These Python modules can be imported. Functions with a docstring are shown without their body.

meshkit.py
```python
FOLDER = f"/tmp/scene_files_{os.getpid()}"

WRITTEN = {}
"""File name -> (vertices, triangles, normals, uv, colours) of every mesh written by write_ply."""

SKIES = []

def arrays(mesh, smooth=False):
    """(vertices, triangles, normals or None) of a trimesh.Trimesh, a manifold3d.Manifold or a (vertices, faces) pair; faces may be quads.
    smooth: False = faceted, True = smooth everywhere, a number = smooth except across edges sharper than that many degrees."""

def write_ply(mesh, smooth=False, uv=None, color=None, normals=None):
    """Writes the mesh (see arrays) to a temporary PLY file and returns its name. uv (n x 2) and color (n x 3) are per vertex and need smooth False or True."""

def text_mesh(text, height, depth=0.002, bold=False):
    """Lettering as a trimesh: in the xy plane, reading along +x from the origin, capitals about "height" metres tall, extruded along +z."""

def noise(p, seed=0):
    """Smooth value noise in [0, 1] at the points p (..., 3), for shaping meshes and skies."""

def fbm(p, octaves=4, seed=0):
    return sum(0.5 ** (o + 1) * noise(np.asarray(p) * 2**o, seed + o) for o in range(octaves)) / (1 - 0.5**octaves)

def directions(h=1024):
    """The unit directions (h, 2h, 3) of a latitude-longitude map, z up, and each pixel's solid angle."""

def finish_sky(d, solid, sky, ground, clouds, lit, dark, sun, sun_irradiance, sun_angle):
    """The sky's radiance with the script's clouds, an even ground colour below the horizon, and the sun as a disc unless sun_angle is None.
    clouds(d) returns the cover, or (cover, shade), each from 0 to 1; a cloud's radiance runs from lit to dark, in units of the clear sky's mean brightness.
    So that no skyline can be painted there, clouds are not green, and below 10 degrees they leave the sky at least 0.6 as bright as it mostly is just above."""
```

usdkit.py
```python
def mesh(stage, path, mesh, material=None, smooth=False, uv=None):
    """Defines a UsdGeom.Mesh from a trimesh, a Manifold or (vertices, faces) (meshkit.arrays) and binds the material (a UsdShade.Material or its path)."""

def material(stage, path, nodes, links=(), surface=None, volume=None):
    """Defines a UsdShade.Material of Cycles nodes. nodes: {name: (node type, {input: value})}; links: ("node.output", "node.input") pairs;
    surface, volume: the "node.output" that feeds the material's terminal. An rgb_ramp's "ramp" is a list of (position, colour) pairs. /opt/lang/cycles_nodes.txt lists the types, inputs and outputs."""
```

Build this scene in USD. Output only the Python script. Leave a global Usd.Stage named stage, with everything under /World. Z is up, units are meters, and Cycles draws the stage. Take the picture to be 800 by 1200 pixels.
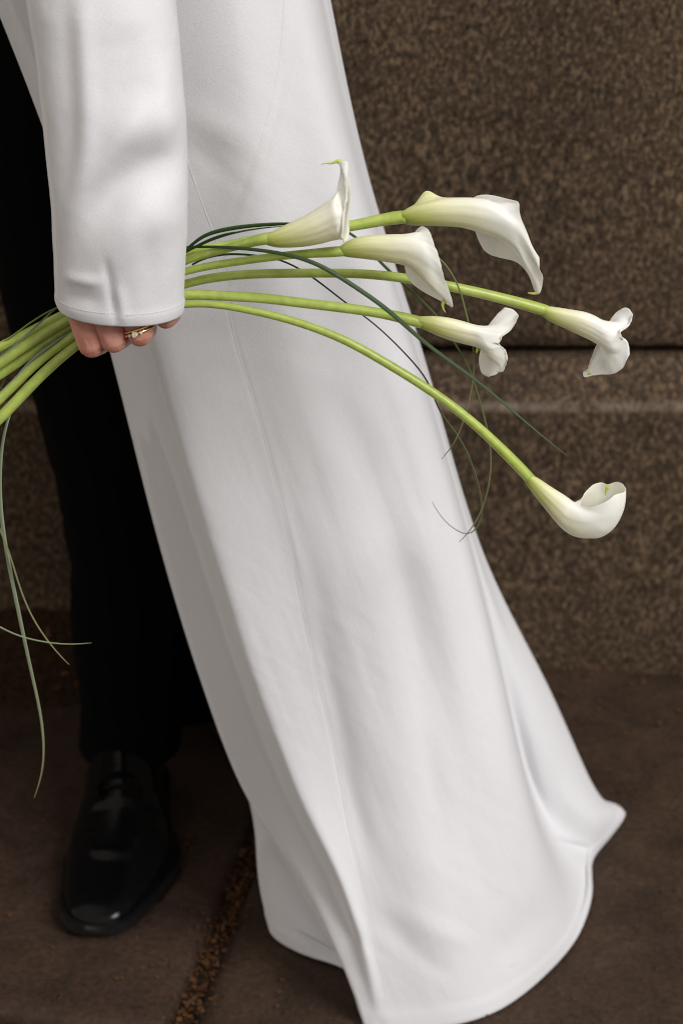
import math, random
import numpy as np, trimesh, manifold3d as m3, usdkit, meshkit
from scipy.interpolate import PchipInterpolator, CubicSpline, LinearNDInterpolator
from scipy.ndimage import gaussian_filter1d
from pxr import Usd, UsdGeom, UsdLux, UsdShade, Gf, Sdf, Vt

rng = np.random.default_rng(7)
random.seed(7)
stage = Usd.Stage.CreateInMemory()
UsdGeom.SetStageUpAxis(stage, 'Z'); UsdGeom.SetStageMetersPerUnit(stage, 1.0)
UsdGeom.Xform.Define(stage, '/World'); UsdGeom.Scope.Define(stage, '/World/Looks')

# ------------------------------------------------------------------ camera, sky, sun, exposure
CAM_H, PITCH, FOCAL, APERTURE = 1.45, math.radians(27.0), 85.0, 24.0
cam = UsdGeom.Camera.Define(stage, '/World/camera')
cam.AddTranslateOp().Set(Gf.Vec3d(0, 0, CAM_H)); cam.AddRotateXOp().Set(90 - 27.0)
cam.CreateFocalLengthAttr(FOCAL); cam.CreateHorizontalApertureAttr(APERTURE); cam.CreateVerticalApertureAttr(APERTURE * 1.5)
cam.CreateFStopAttr(6.7); cam.CreateFocusDistanceAttr(1.85); cam.CreateClippingRangeAttr(Gf.Vec2f(0.05, 500))
cam.CreateExposureAttr(0.62)
SUN = np.array([0.64, -0.62, 0.78]); SUN /= np.linalg.norm(SUN)
sky_mat = usdkit.material(stage, '/World/Looks/overcast_sky', {
    "s": ("sky_texture", {"sky_type": "single_scattering", "sun_disc": False, "sun_elevation": math.asin(SUN[2]), "sun_rotation": math.atan2(SUN[0], SUN[1])}),
    "tc": ("texture_coordinate", {}),
    "n": ("noise_texture", {"scale": 2.2, "detail": 5.0, "roughness": 0.55}),
    "r": ("rgb_ramp", {"ramp": [(0.3, (3.5, 3.15, 2.7)), (0.7, (6.1, 5.45, 4.65))]}),
    "m": ("mix_color", {"fac": 0.85, "use_clamp": False}),
    "b": ("background_shader", {"strength": 0.105})},
    [("tc.generated", "n.vector"), ("n.fac", "r.fac"), ("s.color", "m.a"), ("r.color", "m.b"), ("m.result", "b.color")], surface="b.background")
dome = UsdLux.DomeLight.Define(stage, '/World/sky')
UsdShade.MaterialBindingAPI.Apply(dome.GetPrim()).Bind(sky_mat)
dome.GetPrim().SetCustomDataByKey('kind', 'structure')
sun = UsdLux.DistantLight.Define(stage, '/World/sun')
sun.CreateIntensityAttr(0.5); sun.CreateAngleAttr(26.0); sun.CreateNormalizeAttr(True); sun.CreateColorAttr(Gf.Vec3f(1.0, 0.995, 0.985))
q = Gf.Rotation(Gf.Vec3d(0, 0, 1), Gf.Vec3d(*map(float, SUN)))
sun.AddOrientOp(UsdGeom.XformOp.PrecisionDouble).Set(Gf.Quatd(q.GetQuat()))

# ------------------------------------------------------------------ helpers
FPX = FOCAL / APERTURE * 800.0
cp, sp = math.cos(PITCH), math.sin(PITCH)

def W(px, py, d):
    """The point of the upright plane y = d that the surveyed direction (px, py) meets."""
    px, py, d = np.broadcast_arrays(np.asarray(px, float), np.asarray(py, float), np.asarray(d, float))
    x, u = (px - 400) / FPX, (600 - py) / FPX
    dy, dz = cp + u * sp, -sp + u * cp
    return np.stack([x * d / dy, d, CAM_H + dz * d / dy], -1)

def GD(py):
    return CAM_H / math.tan(PITCH + math.atan((py - 600) / FPX))

def G(px, py, z=0.0):
    p = W(px, py, 1.0); s = (CAM_H - z) / (CAM_H - p[2])
    return np.array([p[0] * s, s, z])

def PX(v):
    v = np.asarray(v, float); y, z = v[..., 1], v[..., 2] - CAM_H
    dep = y * cp - z * sp
    return 400 + FPX * v[..., 0] / dep, 600 - FPX * (y * sp + z * cp) / dep

taken = {}
def numbered(parent, name):
    k = taken.get((parent, name), 0); taken[(parent, name)] = k + 1
    return f"{parent}/{name}" + (f"_{k:03d}" if k else "")

def tag(prim, label=None, cat=None, group=None, kind=None):
    for k, v in (('label', label), ('category', cat), ('group', group), ('kind', kind)):
        if v: prim.SetCustomDataByKey(k, v)
    return prim

def thing(name, label=None, cat=None, group=None, kind=None, loc=None):
    x = UsdGeom.Xform.Define(stage, numbered('/World', name))
    return tag(x.GetPrim(), label, cat, group, kind)

def obj(name, mesh, mat, parent=None, smooth=True, tint=None, **kw):
    path = numbered(str(parent.GetPath()) if parent else '/World', name)
    m = usdkit.mesh(stage, path, mesh, mat, smooth=smooth)
    if tint is not None:
        UsdGeom.PrimvarsAPI(m).CreatePrimvar("tint", Sdf.ValueTypeNames.Color3fArray, "vertex").Set(Vt.Vec3fArray.FromNumpy(np.asarray(tint, np.float32)))
    return tag(m.GetPrim(), **kw)

def mat(name, nodes, links=(), surface="p.BSDF"):
    return usdkit.material(stage, '/World/Looks/' + name, nodes, links, surface=surface)

def merge(parts):
    vs, fs, n = [], [], 0
    for v, f in parts:
        vs.append(v); fs.append(np.asarray(f) + n); n += len(v)
    return np.vstack(vs), np.vstack(fs)

def grid_faces(nr, nc, closed=False):
    r, c = np.meshgrid(np.arange(nr - 1), np.arange(nc if closed else nc - 1), indexing='ij')
    c2 = (c + 1) % nc
    a, b, cc, d = r * nc + c, r * nc + c2, (r + 1) * nc + c2, (r + 1) * nc + c
    a, b, cc, d = [k.ravel() for k in (a, b, cc, d)]
    return np.vstack([np.stack([a, b, cc], 1), np.stack([a, cc, d], 1)])

def normals(v, f):
    n = np.zeros_like(v); fn = np.cross(v[f[:, 1]] - v[f[:, 0]], v[f[:, 2]] - v[f[:, 0]])
    for k in range(3): np.add.at(n, f[:, k], fn)
    return n / np.maximum(np.linalg.norm(n, axis=1, keepdims=True), 1e-12)

def curve(pts, n):
    pts = np.asarray(pts, float)
    s = np.r_[0, np.cumsum(np.sqrt(np.linalg.norm(np.diff(pts, axis=0), axis=1)) + 1e-6)]
    t = np.linspace(0, s[-1], n)
    return CubicSpline(s, pts)(t) if len(pts) > 2 else pts[0] + (pts[-1] - pts[0]) * (t / s[-1])[:, None]

def tube(path, ru, rv=None, k=10, cap=True, up=(0, -1, 0.3), twist=0.0):
    """A tube round the path; ru is the half width across 'up', rv along it."""
    path = np.asarray(path, float); n = len(path)
    ru = np.broadcast_to(np.asarray(ru, float), n); rv = ru if rv is None else np.broadcast_to(np.asarray(rv, float), n)
    t = np.gradient(path, axis=0); t /= np.linalg.norm(t, axis=1, keepdims=True)
    b = np.cross(t, np.asarray(up, float)); b /= np.linalg.norm(b, axis=1, keepdims=True); a = np.cross(b, t)
    if np.ndim(twist) or twist:
        tw = np.broadcast_to(twist, n)[:, None]; a, b = a * np.cos(tw) + b * np.sin(tw), b * np.cos(tw) - a * np.sin(tw)
    ph = np.arange(k) / k * 2 * np.pi
    v = path[:, None] + b[:, None] * (np.cos(ph)[None, :, None] * ru[:, None, None]) + a[:, None] * (np.sin(ph)[None, :, None] * rv[:, None, None])
    v = v.reshape(-1, 3); f = grid_faces(n, k, True)
    if cap:
        v = np.vstack([v, path[:1], path[-1:]]); m = n * k; i = np.arange(k); j = (i + 1) % k
        f = np.vstack([f, np.stack([np.full(k, m), j, i], 1), np.stack([np.full(k, m + 1), (n - 1) * k + i, (n - 1) * k + j], 1)])
    return v, f

def fix(mesh):
    t = trimesh.Trimesh(*mesh, process=False)
    if t.is_watertight and t.volume < 0: return mesh[0], mesh[1][:, ::-1]
    return mesh

def seg_dist(p, line):
    """Distance of the points p (n,2) to a polyline and the place along it, 0 to 1."""
    line = np.asarray(line, float); best = np.full(len(p), 1e9); at = np.zeros(len(p))
    L = np.r_[0, np.cumsum(np.linalg.norm(np.diff(line, axis=0), axis=1))]
    for i in range(len(line) - 1):
        a, b = line[i], line[i + 1]; ab = b - a
        t = np.clip(((p - a) @ ab) / (ab @ ab), 0, 1)
        d = np.linalg.norm(p - (a + t[:, None] * ab), axis=1); w = d < best
        best = np.where(w, d, best); at = np.where(w, (L[i] + t * np.linalg.norm(ab)) / L[-1], at)
    return best, at

def folds(v, f, items, mask, gain=1.0):
    """Pushes soft ridges (+) and valleys (-) into a cloth: (line, half width, height in metres)."""
    px, py = PX(v); P = np.stack([px, py], 1); n = normals(v, f); h = np.zeros(len(v))
    on = np.flatnonzero(mask > 0.01)
    for line, w, amp in items:
        ln = curve(line, 160); s = np.r_[0, np.cumsum(np.linalg.norm(np.diff(ln, axis=0), axis=1))]
        k = max(8, int(s[-1] / (w * 0.5))); si = np.linspace(0, s[-1], k); q = np.stack([np.interp(si, s, ln[:, 0]), np.interp(si, s, ln[:, 1])], 1)
        sel = on[(np.abs(P[on] - (q.min(0) + q.max(0)) / 2) < (q.max(0) - q.min(0)) / 2 + 3 * w).all(1)]
        wt = np.clip(np.minimum(si, s[-1] - si) / (0.3 * s[-1]), 0, 1); wt = wt * wt * (3 - 2 * wt); e = np.zeros(len(sel))
        for (x, y), c in zip(q, wt): e += c * np.exp(-((P[sel, 0] - x) ** 2 + (P[sel, 1] - y) ** 2) / w ** 2)
        h[sel] += amp * gain * e / (math.sqrt(math.pi) * w / (s[-1] / (k - 1)))
    return v + n * (h * mask)[:, None]

# ------------------------------------------------------------------ materials
WORN_LIT_Z = float(W(0, 478, GD(785))[2])  # height of the plinth edge band, part wear, part painted sky light
def granite(name, dark, mid, light, sc=1.0):
    return mat(name, {
        "g": ("geometry", {}),
        "st": ("mapping", {"scale": (1.0, 1.0, 0.62)}),
        "n1": ("noise_texture", {"scale": 205.0 * sc, "detail": 3.0, "roughness": 0.72}),
        "n2": ("noise_texture", {"scale": 480.0 * sc, "detail": 2.0, "roughness": 0.6}),
        "n3": ("noise_texture", {"scale": 3.2, "detail": 4.0, "roughness": 0.6}),
        "add": ("mix_float", {"fac": 0.34}),
        "r": ("rgb_ramp", {"ramp": [(0.40, dark), (0.475, mid), (0.515, mid), (0.60, light)]}),
        "r3": ("rgb_ramp", {"ramp": [(0.3, (0.60, 0.58, 0.56)), (0.7, (1.3, 1.28, 1.25))]}),
        "mul": ("mix_color", {"blend_type": "multiply", "fac": 1.0, "use_clamp": False}),
        "bp": ("bump", {"strength": 0.55, "distance": 0.0035}),
        "xyz": ("separate_xyz", {}), "dz": ("math", {"math_type": "subtract", "value2": WORN_LIT_Z}), "ab": ("math", {"math_type": "absolute"}),
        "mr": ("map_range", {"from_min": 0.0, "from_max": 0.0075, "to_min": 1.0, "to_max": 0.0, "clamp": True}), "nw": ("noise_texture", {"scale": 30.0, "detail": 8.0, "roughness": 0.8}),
        "nr": ("map_range", {"from_min": 0.40, "from_max": 0.68, "to_min": 0.0, "to_max": 1.0, "clamp": True}), "mw": ("math", {"math_type": "multiply"}), "worn": ("mix_color", {"b": (0.20, 0.16, 0.125)}),  # pale edge colour: wear, plus sky light on the bevel painted in
        "p": ("principled_bsdf", {"roughness": 0.82, "specular_ior_level": 0.25})},
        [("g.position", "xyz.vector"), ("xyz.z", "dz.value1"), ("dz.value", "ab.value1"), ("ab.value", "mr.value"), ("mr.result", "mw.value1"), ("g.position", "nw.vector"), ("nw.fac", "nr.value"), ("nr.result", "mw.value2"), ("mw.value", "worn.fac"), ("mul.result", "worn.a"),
         ("g.position", "st.vector"), ("st.vector", "n1.vector"), ("st.vector", "n2.vector"), ("g.position", "n3.vector"),
         ("n1.fac", "add.a"), ("n2.fac", "add.b"), ("add.result", "r.fac"), ("n3.fac", "r3.fac"), ("r.color", "mul.a"), ("r3.color", "mul.b"),
         ("worn.result", "p.base_color"), ("add.result", "bp.height"), ("bp.normal", "p.normal")])

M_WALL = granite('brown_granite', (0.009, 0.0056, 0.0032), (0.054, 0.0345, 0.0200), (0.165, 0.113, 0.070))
M_MORTAR = mat('dark_mortar', {"p": ("principled_bsdf", {"base_color": (0.018, 0.011, 0.007), "roughness": 0.95, "specular_ior_level": 0.1})})

def stone(name, a, b):
    return mat(name, {
        "g": ("geometry", {}), "oi": ("object_info", {}),
        "n1": ("noise_texture", {"scale": 13.0, "detail": 8.0, "roughness": 0.72, "distortion": 0.6}),
        "n2": ("noise_texture", {"scale": 160.0, "detail": 4.0, "roughness": 0.7}),
        "r": ("rgb_ramp", {"ramp": [(0.28, a), (0.72, b)]}),
        "r2": ("rgb_ramp", {"ramp": [(0.32, (0.55, 0.52, 0.5)), (0.68, (1.4, 1.35, 1.3))]}),
        "mul": ("mix_color", {"blend_type": "multiply", "fac": 1.0, "use_clamp": False}),
        "bp": ("bump", {"strength": 0.5, "distance": 0.002}), "bp2": ("bump", {"strength": 0.4, "distance": 0.012}),
        "p": ("principled_bsdf", {"roughness": 0.75, "specular_ior_level": 0.3})},
        [("g.position", "n1.vector"), ("g.position", "n2.vector"), ("n1.fac", "r.fac"), ("n2.fac", "r2.fac"), ("r.color", "mul.a"), ("r2.color", "mul.b"),
         ("mul.result", "p.base_color"), ("n2.fac", "bp.height"), ("n1.fac", "bp2.height"), ("bp2.normal", "bp.normal"), ("bp.normal", "p.normal")])
M_PAVE = [stone('brown_paving', (0.013, 0.0070, 0.0036), (0.054, 0.031, 0.018)), stone('red_brown_paving', (0.014, 0.0070, 0.0040), (0.048, 0.027, 0.0168))]
M_SOIL = mat('joint_soil', {"g": ("geometry", {}), "n": ("noise_texture", {"scale": 220.0, "detail": 4.0}), "r": ("rgb_ramp", {"ramp": [(0.35, (0.008, 0.0045, 0.0025)), (0.65, (0.036, 0.019, 0.009))]}),
    "bp": ("bump", {"strength": 0.8, "distance": 0.004}), "p": ("principled_bsdf", {"roughness": 0.95, "specular_ior_level": 0.1})},
    [("g.position", "n.vector"), ("n.fac", "r.fac"), ("r.color", "p.base_color"), ("n.fac", "bp.height"), ("bp.normal", "p.normal")])
M_LITTER = mat('dry_litter', {"g": ("geometry", {}), "r": ("rgb_ramp", {"ramp": [(0.0, (0.07, 0.03, 0.010)), (0.5, (0.20, 0.09, 0.028)), (0.85, (0.38, 0.19, 0.065)), (1.0, (0.50, 0.34, 0.19))]}),
    "p": ("principled_bsdf", {"roughness": 0.7, "specular_ior_level": 0.2})}, [("g.random_per_island", "r.fac"), ("r.color", "p.base_color")])

def cloth(name, col, rough, bump, sheen):
    return mat(name, {
        "g": ("geometry", {}), "mp": ("mapping", {"rotation": (0.0, 0.75, 0.0), "scale": (1.0, 1.0, 0.75)}),
        "n": ("noise_texture", {"scale": 800.0, "detail": 3.0, "roughness": 0.65}),
        "n2": ("noise_texture", {"scale": 26.0, "detail": 3.0, "roughness": 0.55}),
        "r": ("rgb_ramp", {"ramp": [(0.3, tuple(c * 0.955 for c in col)), (0.7, tuple(min(1, c * 1.03) for c in col))]}),
        "bp2": ("bump", {"strength": 0.06, "distance": 0.0035}),
        "bp": ("bump", {"strength": 0.25, "distance": bump}),
        "p": ("principled_bsdf", {"roughness": rough, "specular_ior_level": 0.22, "sheen_weight": sheen, "sheen_roughness": 0.4, "anisotropic": 0.3})},
        [("g.position", "mp.vector"), ("mp.vector", "n.vector"), ("mp.vector", "n2.vector"), ("n.fac", "r.fac"), ("r.color", "p.base_color"),
         ("n2.fac", "bp2.height"), ("bp2.normal", "bp.normal"), ("n.fac", "bp.height"), ("bp.normal", "p.normal")])
M_SATIN = cloth('white_satin_crepe', (0.60, 0.598, 0.622), 0.58, 0.0009, 0.25)
M_THREAD = mat('white_thread', {"p": ("principled_bsdf", {"base_color": (0.56, 0.54, 0.51), "roughness": 0.6})})
M_SUIT = mat('black_wool', {"g": ("geometry", {}), "n": ("noise_texture", {"scale": 900.0}), "bp": ("bump", {"strength": 0.4, "distance": 0.0008}),
    "p": ("principled_bsdf", {"base_color": (0.0016, 0.0015, 0.0017), "roughness": 0.95, "specular_ior_level": 0.05})}, [("g.position", "n.vector"), ("n.fac", "bp.height"), ("bp.normal", "p.normal")])
M_LEATHER = mat('black_polished_leather', {"g": ("geometry", {}), "n": ("noise_texture", {"scale": 420.0, "detail": 3.0}), "bp": ("bump", {"strength": 0.12, "distance": 0.0006}),
    "p": ("principled_bsdf", {"base_color": (0.002, 0.002, 0.0022), "roughness": 0.15, "specular_ior_level": 0.14})}, [("g.position", "n.vector"), ("n.fac", "bp.height"), ("bp.normal", "p.normal")])
M_RUBBER = mat('black_sole', {"p": ("principled_bsdf", {"base_color": (0.003, 0.003, 0.003), "roughness": 0.4})})
M_BRASS = mat('dull_brass', {"p": ("principled_bsdf", {"base_color": (0.012, 0.008, 0.005), "roughness": 0.45, "metallic": 1.0})})
M_GOLD = mat('yellow_gold', {"p": ("principled_bsdf", {"base_color": (0.83, 0.55, 0.22), "roughness": 0.2, "metallic": 1.0})})
M_GEM = mat('clear_diamond', {"p": ("principled_bsdf", {"base_color": (0.95, 0.95, 0.95), "roughness": 0.04, "ior": 2.4, "transmission_weight": 0.7})})
M_SKIN = mat('skin', {"g": ("geometry", {}), "n": ("noise_texture", {"scale": 70.0, "detail": 4.0, "roughness": 0.6}), "n2": ("noise_texture", {"scale": 520.0, "detail": 3.0}),
    "r": ("rgb_ramp", {"ramp": [(0.3, (0.33, 0.135, 0.10)), (0.7, (0.46, 0.225, 0.175))]}), "bp": ("bump", {"strength": 0.35, "distance": 0.0007}),
    "p": ("principled_bsdf", {"roughness": 0.48, "subsurface_weight": 0.25, "subsurface_scale": 0.004, "subsurface_radius": (1.0, 0.35, 0.2), "specular_ior_level": 0.4})},
    [("g.position", "n.vector"), ("g.position", "n2.vector"), ("n.fac", "r.fac"), ("r.color", "p.base_color"), ("n2.fac", "bp.height"), ("bp.normal", "p.normal")])
M_NAIL = mat('nail', {"p": ("principled_bsdf", {"base_color": (0.62, 0.36, 0.30), "roughness": 0.25})})
M_PETAL = mat('calla_petal', {"t": ("attribute", {"attribute": "tint"}), "g": ("geometry", {}), "n": ("noise_texture", {"scale": 300.0, "detail": 3.0}), "bp": ("bump", {"strength": 0.12, "distance": 0.0008}),
    "p": ("principled_bsdf", {"roughness": 0.42, "specular_ior_level": 0.32, "subsurface_weight": 0.25, "subsurface_scale": 0.003, "subsurface_radius": (1.0, 0.95, 0.6)}),
    "tr": ("translucent_bsdf", {}), "mx": ("mix_closure", {"fac": 0.14})},
    [("t.color", "p.base_color"), ("t.color", "tr.color"), ("g.position", "n.vector"), ("n.fac", "bp.height"), ("bp.normal", "p.normal"), ("p.BSDF", "mx.closure1"), ("tr.BSDF", "mx.closure2")], surface="mx.closure")
M_STEM = mat('green_stem', {"t": ("attribute", {"attribute": "tint"}), "g": ("geometry", {}), "n": ("noise_texture", {"scale": 150.0, "detail": 4.0}), "r": ("rgb_ramp", {"ramp": [(0.3, (0.86, 0.86, 0.86)), (0.7, (1.12, 1.12, 1.12))]}),
    "mul": ("mix_color", {"blend_type": "multiply", "fac": 1.0, "use_clamp": False}), "bp": ("bump", {"strength": 0.15, "distance": 0.0008}),
    "p": ("principled_bsdf", {"roughness": 0.34, "specular_ior_level": 0.45, "subsurface_weight": 0.1, "subsurface_scale": 0.002})},
    [("g.position", "n.vector"), ("n.fac", "r.fac"), ("t.color", "mul.a"), ("r.color", "mul.b"), ("mul.result", "p.base_color"), ("n.fac", "bp.height"), ("bp.normal", "p.normal")])
M_BLADE = mat('grass_blade_green', {"t": ("attribute", {"attribute": "tint"}), "p": ("principled_bsdf", {"roughness": 0.45, "specular_ior_level": 0.22})}, [("t.color", "p.base_color")])

# ------------------------------------------------------------------ wall of granite blocks
WALL_Y, BEV = GD(785), 0.030           # face of the lower course; the upper one stands back by BEV
Z_EDGE = float(W(0, 478, WALL_Y)[2]); Z_TOP = float(W(0, 419, WALL_Y + BEV)[2])
GAP = 0.013
def block(x0, x1, prof, seed):
    """A block x0..x1 whose front follows prof (y, z pairs from bottom to top), with worn edges and a rough face."""
    nx = max(8, int((x1 - x0) / 0.012)); z = []
    pr = np.array(prof); L = np.r_[0, np.cumsum(np.linalg.norm(np.diff(pr, axis=0), axis=1))]
    ss = np.unique(np.r_[np.linspace(0, L[-1], max(6, int(L[-1] / 0.012))), L])
    py, pz = np.interp(ss, L, pr[:, 0]), np.interp(ss, L, pr[:, 1])
    xs = np.linspace(x0, x1, nx); X, Y = np.meshgrid(xs, py); _, Z = np.meshgrid(xs, pz)
    v = np.stack([X, Y, Z], -1)
    e = np.minimum(np.minimum(X - x0, x1 - X), np.minimum(ss, L[-1] - ss)[:, None])
    wear = 0.006 * np.exp(-e / 0.006)
    nz = (meshkit.fbm(v.reshape(-1, 3) * 34, 3, seed).reshape(X.shape) - 0.5) * 0.0035 + (meshkit.fbm(v.reshape(-1, 3) * 5, 2, seed + 9).reshape(X.shape) - 0.5) * 0.006
    v[..., 1] += wear + nz; v[..., 2] += nz * 0.4 * (e > 0.004)
    back = v.copy(); back[..., 1] = WALL_Y + 0.4
    nr = len(ss); V = v.reshape(-1, 3); F = grid_faces(nr, nx)
    ring = np.r_[np.arange(nx), np.arange(1, nr) * nx + nx - 1, (nr - 1) * nx + np.arange(nx - 2, -1, -1), np.arange(nr - 2, 0, -1) * nx]
    B = V[ring].copy(); B[:, 1] = WALL_Y + 0.4; k = len(ring); i = np.arange(k); j = (i + 1) % k
    side = np.vstack([np.stack([ring[j], ring[i], len(V) + i], 1), np.stack([ring[j], len(V) + i, len(V) + j], 1)])
    return np.vstack([V, B]), np.vstack([F, side])

wall = thing('granite_wall', 'brown speckled granite block wall standing behind the couple', 'wall', kind='structure')
y0 = WALL_Y; yu = WALL_Y + BEV
w = 0
for x0, x1 in ((-2.6, -1.45), (-1.45, -0.12), (-0.12, 1.25), (1.25, 2.6)):
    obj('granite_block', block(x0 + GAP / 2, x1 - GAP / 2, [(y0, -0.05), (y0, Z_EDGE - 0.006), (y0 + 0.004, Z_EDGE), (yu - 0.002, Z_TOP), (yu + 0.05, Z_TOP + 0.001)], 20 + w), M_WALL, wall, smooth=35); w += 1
zc = Z_TOP + GAP
for c, hgt in enumerate((0.62, 0.62, 0.60)):
    cuts = ((-2.6, -0.75), (-0.75, 0.95), (0.95, 2.6)) if c % 2 == 0 else ((-2.6, -1.6), (-1.6, 0.02), (0.02, 1.7), (1.7, 2.6))
    for x0, x1 in cuts:
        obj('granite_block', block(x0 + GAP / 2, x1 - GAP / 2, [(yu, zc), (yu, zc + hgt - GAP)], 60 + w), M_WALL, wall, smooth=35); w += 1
    zc += hgt
mb = trimesh.creation.box([5.2, 0.34, zc + 0.03]); mb.apply_translation([0, WALL_Y + BEV + 0.03 + 0.17, (zc + 0.03) / 2 - 0.04])
obj('mortar', mb, M_MORTAR, wall, smooth=False)

# ------------------------------------------------------------------ pavement
J0, J1 = G(210, 1200)[:2], G(300, 990)[:2]
ax = (J1 - J0) / np.linalg.norm(J1 - J0); bx = np.array([ax[1], -ax[0]])       # ax runs to the wall, bx to the right
def PV(a, b, z=0.0):
    p = J0 + ax * a + bx * b; return np.array([p[0], p[1], z])
pave = thing('pavement', 'dark brown stone paving under the couple', 'pavement', kind='structure')
gs = np.array([[-14, -14, -0.011], [14, -14, -0.011], [14, 4, -0.011], [-14, 4, -0.011]], float)
obj('paving_bed', (gs, np.array([[0, 1, 2], [0, 2, 3]])), M_SOIL, pave, smooth=False)
def slab(a0, a1, b0, b1, seed, m, dz=0.0):
    na, nb = int((a1 - a0) / 0.011) + 2, int((b1 - b0) / 0.011) + 2
    A, B = np.meshgrid(np.linspace(a0, a1, na), np.linspace(b0, b1, nb), indexing='ij')
    e = np.minimum(np.minimum(A - a0, a1 - A), np.minimum(B - b0, b1 - B))
    nz = meshkit.fbm(np.stack([A * 14, B * 14, A * 0 + seed], -1), 4, seed) - 0.5
    z = dz + nz * 0.0045 - 0.010 * np.exp(-e / 0.008) * (0.8 + nz)
    wob = (meshkit.fbm(np.stack([A * 20, B * 20, A * 0 + 3.3], -1), 3, seed + 5) - 0.5) * 0.012 * (e < 0.012)
    P = J0[None, None] + (A + wob)[..., None] * ax + (B + wob)[..., None] * bx
    v = np.concatenate([P, z[..., None]], -1).reshape(-1, 3); f = grid_faces(na, nb)
    ring = np.r_[np.arange(nb), np.arange(1, na) * nb + nb - 1, (na - 1) * nb + np.arange(nb - 2, -1, -1), np.arange(na - 2, 0, -1) * nb]
    Bv = v[ring].copy(); Bv[:, 2] = -0.04; k = len(ring); i = np.arange(k); j = (i + 1) % k
    f2 = np.vstack([np.stack([ring[j], ring[i], len(v) + i], 1), np.stack([ring[j], len(v) + i, len(v) + j], 1)])
    mesh = (np.vstack([v, Bv]), np.vstack([f, f2])); n = normals(*mesh)
    if n[(na // 2) * nb + nb // 2, 2] < 0: mesh = (mesh[0], mesh[1][:, ::-1])
    obj('paving_stone', mesh, m, pave)
a_left = float((G(20, 1195)[:2] - J0) @ ax)
g2 = 0.0105
k = 0
for col, (b0, b1) in enumerate(((-1.32, -0.66), (-0.66, 0.0), (0.0, 0.68), (0.68, 1.36))):
    start = {0: a_left - 0.35, 1: a_left, 2: -0.05, 3: 0.1}[col]
    for i in range(-2, 2):
        L = 0.78 if col != 2 else 0.80
        slab(start + i * L + g2 * 0.6, start + (i + 1) * L - g2 * 0.6, b0 + g2, b1 - g2, 100 + k, M_PAVE[(col + i) % 2], dz=(0.002, -0.003, 0.0, 0.001)[(col * 3 + i) % 4]); k += 1

# ------------------------------------------------------------------ dry litter
def flake(p, s, tilt):
    n = random.choice((4, 5, 6)); an = np.sort(rng.uniform(0, 2 * np.pi, n)); el = rng.uniform(0.35, 0.9)
    q = np.stack([np.cos(an) * s, np.sin(an) * s * el, rng.uniform(-0.15, 0.15, n) * s], 1)
    top = np.vstack([q, q * 0.9 - [0, 0, 0.0006]]); R = trimesh.transformations.euler_matrix(*rng.normal(0, tilt, 2), rng.uniform(0, 6.28))[:3, :3]
    f = [[0, i, i + 1] for i in range(1, n - 1)] + [[n, n + i + 1, n + i] for i in range(1, n - 1)]
    for i in range(n): j = (i + 1) % n; f += [[i, n + i, n + j], [i, n + j, j]]
    return top @ R.T + p, np.array(f)
parts = []
for i in range(950):                                                    # along the open joint
    a = rng.uniform(-0.12, 0.62); b = rng.normal(0, 0.0085) + 0.002 * math.sin(a * 40)
    parts.append(flake(PV(a, b, -0.008 + rng.uniform(0, 0.010)), rng.uniform(0.0013, 0.0042), 0.5))
for i in range(130):
    a = rng.uniform(-0.12, 0.62); parts.append(flake(PV(a, rng.normal(0, 0.03), 0.0035), rng.uniform(0.001, 0.0028), 0.25))
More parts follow.
